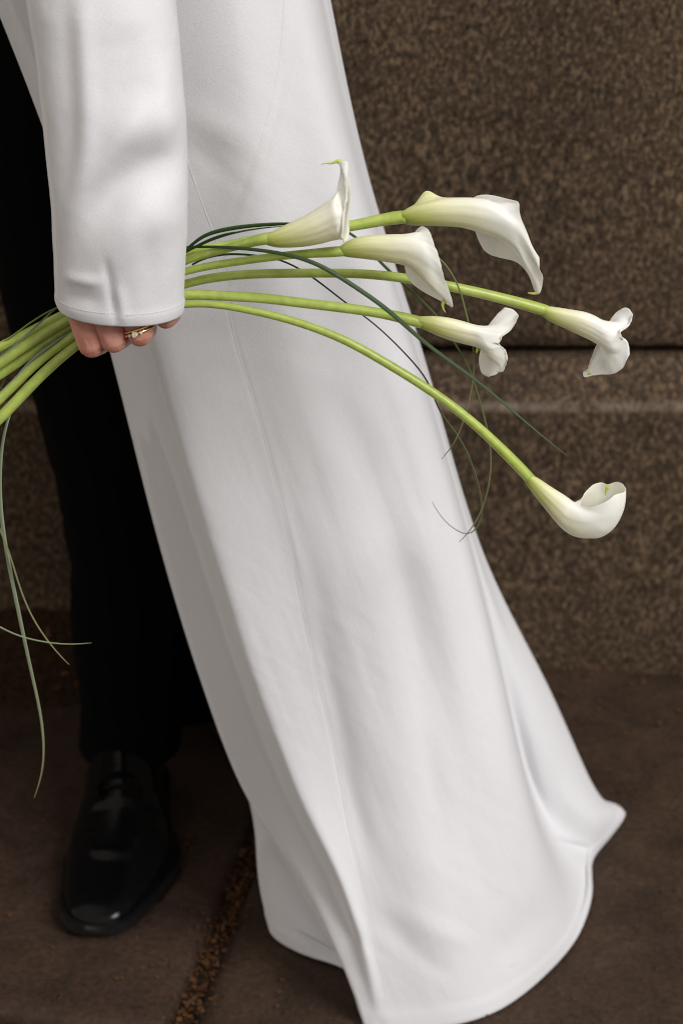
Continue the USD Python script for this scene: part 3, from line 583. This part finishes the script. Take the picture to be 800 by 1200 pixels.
# ------------------------------------------------------------------ calla lilies
GREEN, YEL, CREAM, WHITE = np.array([.29, .39, .05]), np.array([.66, .68, .17]), np.array([.91, .89, .70]), np.array([.93, .93, .90])
def stem_mesh(pts, dia, n=110):
    """pts: (px, py, d); dia: diameters in surveyed units at the same points."""
    p = np.array(pts, float); P = curve(W(p[:, 0], p[:, 1], p[:, 2]), n)
    s = np.r_[0, np.cumsum(np.sqrt(np.linalg.norm(np.diff(W(p[:, 0], p[:, 1], p[:, 2]), axis=0), axis=1)))]; s /= s[-1]
    r = PchipInterpolator(s, np.array(dia, float))(np.linspace(0, 1, n)) / 2 / 1560
    return P, r
DIRS = ('U', 'UN', 'N', 'DN', 'D', 'DF', 'F', 'UF')
def bloom(rings, flare, d, depth_k, green_len=0.33, seed=0, bump=()):
    """rings: (upper x, y, lower x, y) of the rolled tube from the stem out; flare: for eight directions round it, points (x, y, towards us) out to the rim."""
    K = []
    for i, (ux, uy, lx, ly) in enumerate(rings):
        c = np.array([(ux + lx) / 2, (uy + ly) / 2]); h = np.array([ux - lx, uy - ly]) / 2 * (0.72 if i == 0 else 1); R = np.linalg.norm(h) * depth_k[min(i, len(depth_k) - 1)]
        K.append([np.r_[c + h * math.cos(j * np.pi / 4), R * math.sin(j * np.pi / 4)] for j in range(8)])
    K = np.array(K)
    for i, j, ox, oy in bump: K[i, j, :2] += (ox, oy)
                                                     # ring, direction, (x, y, near)
    nt, curves = 64, []
    for j, nm in enumerate(DIRS):
        pts = np.vstack([K[:, j], np.array(flare[nm], float)])
        seg = np.linalg.norm(np.diff(pts, axis=0), axis=1) ** 0.7 + 1e-4; s = np.r_[0, np.cumsum(seg)]
        nk = len(K) - 1; a = s[nk]
        t = np.r_[np.linspace(0, a, 37), a + (s[-1] - a) * np.linspace(0, 1, nt - 36)[1:]]
        curves.append(0.55 * PchipInterpolator(s, pts)(t) + 0.45 * CubicSpline(s, pts)(t))
    Cv = np.array(curves)                                               # direction, t, 3
    per_ = np.concatenate([Cv, Cv[:1]]); na = 72
    A = CubicSpline(np.arange(9), per_, bc_type='periodic')(np.arange(na) / na * 8) * .6 + PchipInterpolator(np.arange(-2, 11), np.concatenate([Cv[-2:], Cv, Cv[:3]]))(np.arange(na) / na * 8) * .4
    A = A.transpose(1, 0, 2)                                            # t, around, 3
    Pw = W(A[..., 0], A[..., 1], d - A[..., 2] / 1560.0)
    tt = np.linspace(0, 1, nt)
    nv = Pw.reshape(-1, 3); f = grid_faces(nt, na, True); nor = normals(nv, f)
    cen = Pw.mean(1)[:, None] - Pw
    if (nor.reshape(nt, na, 3)[10:25] * cen[10:25]).sum() > 0: f = f[:, ::-1]; nor = -nor
    vr = (meshkit.noise(np.stack([np.tile(np.arange(na) / na * 34, (nt, 1)), np.tile(np.linspace(0, 2, nt)[:, None], (1, na)), np.full((nt, na), seed * 2.3)], -1), seed) - .5).reshape(-1)
    nv = nv + nor * (vr * 0.0006 * np.repeat(np.clip(tt * 3 - .3, 0, 1), na))[:, None] + nor * ((meshkit.fbm(nv * 55, 3, seed) - 0.5) * 0.0022 * np.repeat(np.clip(tt * 2 - .5, 0, 1), na))[:, None]
    lipn = meshkit.noise(np.stack([np.cos(np.arange(na) / na * 2 * np.pi) * 2.2, np.sin(np.arange(na) / na * 2 * np.pi) * 2.2, np.full(na, seed * 1.7)], -1), seed)
    lip_ = np.clip((tt - .80) / .20, 0, 1)[:, None] ** 2 * (0.0006 + 0.0030 * lipn)[None]
    nor = normals(nv, f); nv = nv + nor * lip_.reshape(-1)[:, None]; nor = normals(nv, f)
    th = np.repeat(0.0011 - 0.0007 * np.clip(tt * 1.6 - .6, 0, 1), na)
    inner = nv - nor * th[:, None]
    F = np.vstack([f, f[:, ::-1] + len(nv)]); i = (nt - 1) * na + np.arange(na); j = (nt - 1) * na + (np.arange(na) + 1) % na
    e = np.vstack([np.stack([i, j, len(nv) + j], 1), np.stack([i, len(nv) + j, len(nv) + i], 1)])
    F = np.vstack([F, e if f[0, 0] == grid_faces(nt, na, True)[0, 0] else e[:, ::-1]])
    # colour of the flower itself: green at the stem, yellowish, cream, white, veined lengthwise
    t2 = np.repeat(tt, na).reshape(nt, na); u = np.arange(na) / na
    vein = meshkit.fbm(np.stack([np.tile(u * 46, (nt, 1)), t2 * 3, t2 * 0 + seed], -1), 2, seed) - .5
    t3 = np.clip(t2 + vein * 0.10 + 0.13 * np.cos(2 * np.pi * (u - 0.06))[None], 0, 1) / (green_len * 1.15)
    col = np.stack([np.interp(t3, (0, .22, .62, 1.15, 2.0), (GREEN[q], GREEN[q] * .35 + YEL[q] * .65, YEL[q] * .45 + CREAM[q] * .55, CREAM[q] * .4 + WHITE[q] * .6, WHITE[q])) for q in range(3)], -1)
    col *= (1 + 0.11 * vein)[..., None]
    ci_ = np.interp(t2.ravel(), (0, .3, .6), (0.5, 0.9, 1.0))[:, None]
    incol = np.array([.84, .83, .70]) * ci_ + YEL * (1 - ci_)
    return (np.vstack([nv, inner]), F), np.clip(np.vstack([col.reshape(-1, 3), incol]), 0, .9)

LIL = []
LIL.append(dict(label='calla lily with tall upright green tipped bloom in front of the dress', d=1.69,
  stem=[(-60,436,1.70),(0,406.5,1.71),(35,389,1.714),(72,370,1.716),(140,338,1.718),(218,305,1.712),(261,292,1.702),(298,282.5,1.692),(316,279,1.69)], dia=[13,12,12,11.5,11,9.5,10,12,15],
  rings=[(308,275,311,288),(326,267,328,290),(345,258,350,289.5),(366,247,373,286),(382,236,389,282),(391,229,396,281)], dk=(1,1,1,1,.95,.9),
  flare=dict(U=[(396,213,0),(401,194,0),(400,189.5,1)], UN=[(399,236,9),(404,222,10),(404,200,4)], N=[(402,254,15),(405,262,20)], DN=[(400,272,12),(405,279,17)], D=[(400,281,2),(404,284,4)], DF=[(402,277,-10),(410,268,-13)], F=[(404,256,-14),(410,240,-15)], UF=[(405,230,-8),(410,204,-6)]), gl=.52,
  tip=[(401,192),(399,189),(395,188.5),(390,190.5),(383,191),(376,192.5)]))
LIL.append(dict(label='calla lily with largest bloom drooping to a long rounded tip at the upper right', d=1.765,
  stem=[(-60,440,1.735),(0,412,1.732),(40,392,1.732),(76,372,1.732),(140,335,1.735),(218,294.5,1.738),(250,290,1.742),(305,279,1.75),(360,271,1.756),(410,264.5,1.76),(450,257,1.765),(476,254,1.765)], dia=[11,11,11,11,11,11,11,11,11.5,13,15,18],
  rings=[(470,246,471,262.5),(482,241,483,264),(497,235,498,264.5),(516,231.5,516,265),(540,231,540,267),(566,232,563,273)], dk=(1,1,1,.95,.9,.85),
  flare=dict(U=[(586,238,2),(604,236,5)], UN=[(594,247,14),(608,247,13)], N=[(597,263,21),(610,272,19),(619,285,14)], DN=[(600,283,17),(615,298,12),(628,314,9),(635,324,7)], D=[(600,287,10),(614,308,8),(626,330,5),(629,343,2)], DF=[(592,284,-6),(602,295,-6),(611,309,-5)], F=[(576,280,-17),(568,291,-24)], UF=[(563,244,-17),(557,230,-21)]), gl=.55, bump=[(2,7,3,-16),(3,7,0,-5)],
  tip=[(630,341),(627,343.5),(622,343.5),(618,343)]))
LIL.append(dict(label='calla lily whose wide bloom narrows to a notched hanging tip, right of the upright bloom', d=1.70,
  stem=[(-60,463,1.698),(0,425,1.703),(40,398,1.708),(76,377,1.712),(140,346,1.716),(217,318,1.712),(270,307.5,1.706),(322,300.5,1.703),(360,297,1.70),(402,294,1.70)], dia=[13,13,12.5,12,11,9,9.5,9.5,10.5,14],
  rings=[(396,289,397,300),(405,283.5,407,301),(417,278,420,302.5),(437,275,437,304.5),(458,274,458,308),(476,273,473,311)], dk=(1,1,1,.95,.9,.85),
  flare=dict(U=[(489,271,2),(502,271,5)], UN=[(498,284,14),(509,292,13)], N=[(499,300,19),(508,306,17),(516,314,14)], DN=[(500,322,15),(514,332,11),(525,338,8)], D=[(501,332,8),(516,346,6),(531,357,4)], DF=[(490,325,-6),(506,338,-5),(518,352,-2)], F=[(480,313,-14),(477,318,-20)], UF=[(484,280,-16),(490,268,-18)]), gl=.62,
  tip=[(521,352),(518.5,356),(519,361),(522,366)]))
LIL.append(dict(label='calla lily farthest to the right, with curled back rim before the wall joint', d=1.735,
  stem=[(-60,472,1.70),(0,438.5,1.706),(40,411,1.712),(78,385,1.716),(140,357,1.722),(216,333,1.724),(252,325,1.724),(296,321,1.726),(340,320,1.728),(400,320,1.73),(460,324,1.732),(530,336,1.733),(590,350,1.735),(640,364,1.735)], dia=[12,12,11.5,11.5,11,10.5,11,11,11,11,11.5,12,13,16],
  rings=[(636,356,632,370),(650,359.5,645,377),(666,362,660,384),(686,365.5,679,393),(699,371,692,399),(706,375,700,404)], dk=(1,1,1,.95,.9,.9),
  flare=dict(U=[(720,377,0),(733,377,-4),(740,366,-9)], UN=[(720,385,8),(732,384,5),(742,376,-1)], N=[(718,395,15),(727,391,14)], DN=[(720,410,18),(731,401,15),(734,411,12)], D=[(716,422,13),(723,434,9)], DF=[(705,418,2),(706,432,0),(703,438,-3)], F=[(703,408,-14),(692,424,-19),(687,437,-19)], UF=[(714,382,-14),(719,371,-15),(724,364,-13)]), gl=.45,
  tip=[(692,436),(689,438),(687.5,439)]))
LIL.append(dict(label='calla lily with small bloom split into upper and lower curled lobes', d=1.715,
  stem=[(-60,512,1.692),(0,467,1.70),(42,426,1.706),(82,396,1.710),(140,364,1.714),(214,346,1.714),(252,346,1.714),(305,349,1.714),(340,353,1.714),(390,359,1.715),(440,366,1.715),(494,378,1.715)], dia=[12,12,12,11.5,11,12,12,12,12,12,12,16],
  rings=[(488,369,486,383.5),(504,370,501,388),(522,371.5,517,395),(541,376,536,401),(554,380,549,404),(562,381.5,556,406)], dk=(1,1,1,.95,.9,.9),
  flare=dict(U=[(580,381,0),(596,374,-4),(606,368,-7)], UN=[(582,388,9),(596,386,7),(607,378,3)], N=[(573,401,15),(579,401,15),(583,401,14)], DN=[(577,410,17),(588,407,15),(594,417,12)], D=[(577,420,14),(588,431,10),(584,438,8)], DF=[(569,418,3),(570,431,-1),(573,439,-3)], F=[(563,408,-9),(562,416,-12),(564,422,-12)], UF=[(570,383,-11),(578,374,-13),(590,364,-13)]), gl=.55,
  tip=[(560,409),(558.5,411),(558,414)]))
LIL.append(dict(label='calla lily hanging lowest on its long bent stem, bloom cupped upward', d=1.69,
  stem=[(-60,536,1.685),(0,489.5,1.695),(42,446,1.702),(86,407,1.708),(140,375,1.712),(212,357,1.710),(252,357,1.708),(288,362.5,1.706),(340,375,1.704),(400,397,1.70),(450,424,1.698),(500,455,1.696),(545,488,1.694),(585,524,1.692),(622,562,1.69)], dia=[14,13.5,13,12,11,8.5,8.5,9,9.5,10,10.5,11,11.5,12.5,15],
  rings=[(621,554,612,564),(630,560,620,573),(642,568,631,587),(655,576.5,643,602),(666,584,652,613),(671,588,659,620)], dk=(1,1,1,.95,.95,.95),
  flare=dict(U=[(675,590.5,3),(679,591,3)], UN=[(681,597,14),(691,595,15)], N=[(684,610,21),(700,606,20),(709,587,15)], DN=[(680,622,17),(704,622,16),(721,603,12),(718,580,8)], D=[(672,628,5),(700,631,5),(725,611,3),(730,575,0)], DF=[(678,622,-11),(706,617,-13),(725,596,-10),(724,567,-6)], F=[(682,604,-17),(699,596,-19),(711,569,-12)], UF=[(677,590,-8),(690,580,-12),(699,569,-13)]), gl=.55, tip=[(712,570),(710,576),(709,581)]))
for i, q_ in enumerate(LIL):
    t = thing('calla_lily', q_['label'], 'flower', group='calla lilies held in the bouquet')
    P, r = stem_mesh(q_['stem'], q_['dia']); r = r * (1 - .12 * np.clip((np.linspace(0, 1, len(P)) - .955) / .045, 0, 1) ** 1.5); sm = fix(tube(P, r, k=18))
    s01 = np.linspace(0, 1, len(P)); ph = np.arange(18) / 18 * 2 * np.pi
    base = np.array([.26, .355, .055]) * (1 + 0.14 * rng.uniform(-1, 1)); light = np.array([.38, .45, .11])
    mixk = (0.5 + 0.5 * meshkit.fbm(np.stack([np.repeat(s01[:, None] * 9, 18, 1), np.tile(ph * 1.5, (len(P), 1)), np.full((len(P), 18), i * 3.1)], -1), 3, i))
    mixk = np.clip((mixk - .6) * 3, 0, 1)[..., None]; cl = base * (1 - mixk) + light * mixk
    cl = np.vstack([cl.reshape(-1, 3), [base, base]])
    obj('stem', sm, M_STEM, t, tint=cl)
    bm, bc = bloom(q_['rings'], q_['flare'], q_['d'], q_['dk'], q_['gl'], seed=i + 3, bump=q_.get('bump', ()))
    sp_ = obj('spathe', bm, M_PETAL, t, tint=bc)
    tp = np.array(q_['tip'], float); dt = q_['d'] - 0.002
    tpw = curve(W(tp[:, 0], tp[:, 1], dt), 14); rr = np.linspace(2.6, .35, 14) / 1560
    tv_, tf_ = fix(tube(tpw, rr, rr * .6, k=8)); obj('green_tip', (tv_, tf_), M_BLADE, sp_, tint=np.tile([.42, .47, .10], (len(tv_), 1)))
    c_ = np.array([((a + c2) / 2, (b + d2) / 2) for a, b, c2, d2 in q_['rings']]); sx = curve(W(c_[2:, 0], c_[2:, 1], q_['d']), 20)
    sv_, sf_ = fix(tube(sx, np.r_[np.full(17, .0042), .0036, .0025, .0008], k=12)); obj('spadix', (sv_, sf_), M_BLADE, t, tint=np.tile([.62, .42, .06], (len(sv_), 1)))

# ------------------------------------------------------------------ bear grass blades
DK, MD, PALE, STRAW = (.024, .050, .013), (.085, .13, .028), (.20, .25, .17), (.20, .19, .10)
BL = [
 ('dark green grass blade arching over the stems to behind the upright bloom', [(205,300,1.705),(222,289,1.704),(240,276,1.70),(270,267.5,1.70),(310,263,1.705),(350,262,1.715),(392,264,1.72)], [3,3.5,4.5,5.5,5.5,4.5,3], DK, DK),
 ('short dark grass blade lying under the arching blade by the cuff', [(205,302,1.707),(225,291,1.706),(250,279,1.702),(270,273,1.70),(284,271,1.70)], [3,3.5,4,3,1], DK, DK),
 ('thin dark grass blade beside the upright bloom\'s base', [(205,301,1.709),(232,288,1.706),(262,276,1.703),(300,268,1.704),(332,265,1.708)], [2.5,3,3.5,3,1.5], DK, DK),
 ('long dark grass blade crossing the stems down to the wall', [(200,292,1.712),(235,289,1.706),(285,291,1.69),(330,297,1.682),(370,309,1.678),(410,332,1.676),(455,364,1.675),(500,403,1.676),(550,440,1.68),(600,481,1.684),(663,533,1.69)], [3,3.2,4,4.5,5.2,5.6,5.6,5,4.2,3,1], DK, (.06,.09,.045)),
 ('dark grass blade curling back on itself behind the lowest stem', [(225,310,1.722),(262,298,1.724),(298,299,1.727),(329,305,1.732),(365,324,1.738),(407,356,1.742),(440,381,1.745),(480,420,1.745),(502,450,1.745),(517,484,1.745),(536,511,1.743),(555,552,1.74),(564,590,1.738),(562,612,1.737),(550,625,1.736),(536,622,1.735),(521,610,1.734),(506,588,1.733)], [2.5,3.2,3,2.6,2.6,2.4,2.2,2.4,2.8,3.2,3.6,3.6,3.2,2.4,1.6,1.4,1.3,.9], DK, STRAW),
 ('thin grass blade bowing from behind the notched bloom across the wall', [(470,296,1.73),(500,296,1.728),(516,304,1.726),(536,334,1.724),(547,371,1.722),(553,397,1.721),(555,431,1.72),(551,461,1.72),(542,495,1.72),(532,518,1.72),(517,538,1.72)], [2,2,2,2,2,2,2,1.9,1.8,1.5,.8], (.11,.14,.05), STRAW),
 ('grass blade looping down behind the lobed bloom to a hooked end', [(400,268,1.745),(425,285,1.745),(446,307,1.745),(471,331,1.744),(510,369,1.742),(532,401,1.74),(549,431,1.738),(562,470,1.735),(571,505,1.732),(575,540,1.73),(571,575,1.728),(560,606,1.726),(538,635,1.725)], [3,3.4,3.6,3.6,3.4,2.6,2.2,2.0,2,2,2,1.7,.8], (.05,.085,.022), STRAW),
 ('pale green grass blade hanging longest below the stems at the left edge', [(40,446,1.72),(22,462,1.71),(10,490,1.70),(3,520,1.70),(0,570,1.70),(5,630,1.70),(19,704,1.70),(36,784,1.705),(48,842,1.71),(51,882,1.712),(48,909,1.714),(40,935,1.716)], [3,3,3.6,4,4.6,5,4.8,4,3.4,2.6,2.0,.9], PALE, STRAW),
 ('thin straw tipped grass blade forking off the long hanging blade', [(-14,560,1.69),(-4,610,1.692),(10,646,1.695),(21,681,1.697),(37,721,1.70),(60,756,1.703),(81,779,1.705)], [2.4,2.4,2.4,2.4,2.3,2.0,.8], (.16,.17,.08), STRAW),
 ('thin pale grass blade sweeping sideways across the black trousers', [(-40,700,1.69),(-18,724,1.69),(0,735,1.69),(25,746,1.69),(60,753.5,1.692),(85,755,1.694),(107,753.5,1.696)], [2.4,2.3,2.2,2.2,2.1,1.8,.8], PALE, (.24,.27,.12)),
 ('yellow green grass blade springing above the stems left of the cuff', [(-30,424,1.712),(-5,407,1.71),(18,391,1.708),(35,378.5,1.706),(57,365,1.706),(75,357,1.71),(95,350,1.715)], [2.5,2.8,3,3,3,2.8,2], (.19,.25,.05), (.19,.25,.05)),
 ('grey green grass blade beneath the topmost stem left of the cuff', [(-25,430,1.694),(1,417,1.694),(16,406,1.697),(36,388,1.704),(50,375,1.706),(62,364,1.708),(80,352,1.714)], [2.5,2.6,2.6,2.6,2.6,2.6,2], (.12,.16,.10), (.12,.16,.10)),
 ('blue grey grass blade showing between the middle stems', [(-20,480,1.70),(0,461,1.70),(20,441,1.702),(29,430,1.704),(42,417,1.704),(54,408,1.705),(68,398,1.707),(84,389,1.712)], [3,3,3,3,3.4,3.6,3.2,2], (.17,.21,.20), (.17,.21,.20)),
 ('thin dark grass blade under the second stem at the left edge', [(12,430,1.715),(6,442,1.714),(0,457,1.713),(-8,480,1.712)], [2.2,2.2,2,1.4], (.07,.09,.03), STRAW),
]
for i, (lab, pts, wd, c0_, c1_) in enumerate(BL):
    P, r = stem_mesh(pts, wd, 70); n = len(P); k = 8
    tw = 0.5 * math.sin(i * 2.1) + np.linspace(0, 0.9 * math.cos(i * 1.3), n)
    v, f = fix(tube(P, r, np.minimum(r * .42, .0007), k=k, twist=tw))
    s01 = np.linspace(0, 1, n)[:, None] ** 2; cl = np.array(c0_) * (1 - s01) + np.array(c1_) * s01
    stripe = 1 + 0.22 * np.cos(np.arange(k) / k * 4 * np.pi)
    cl = np.vstack([(cl[:, None] * stripe[None, :, None]).reshape(-1, 3), cl[:1], cl[-1:]])
    obj('grass_blade', (v, f), M_BLADE, tint=cl, label=lab, cat='grass blade', group='loose grass blades in the bouquet')
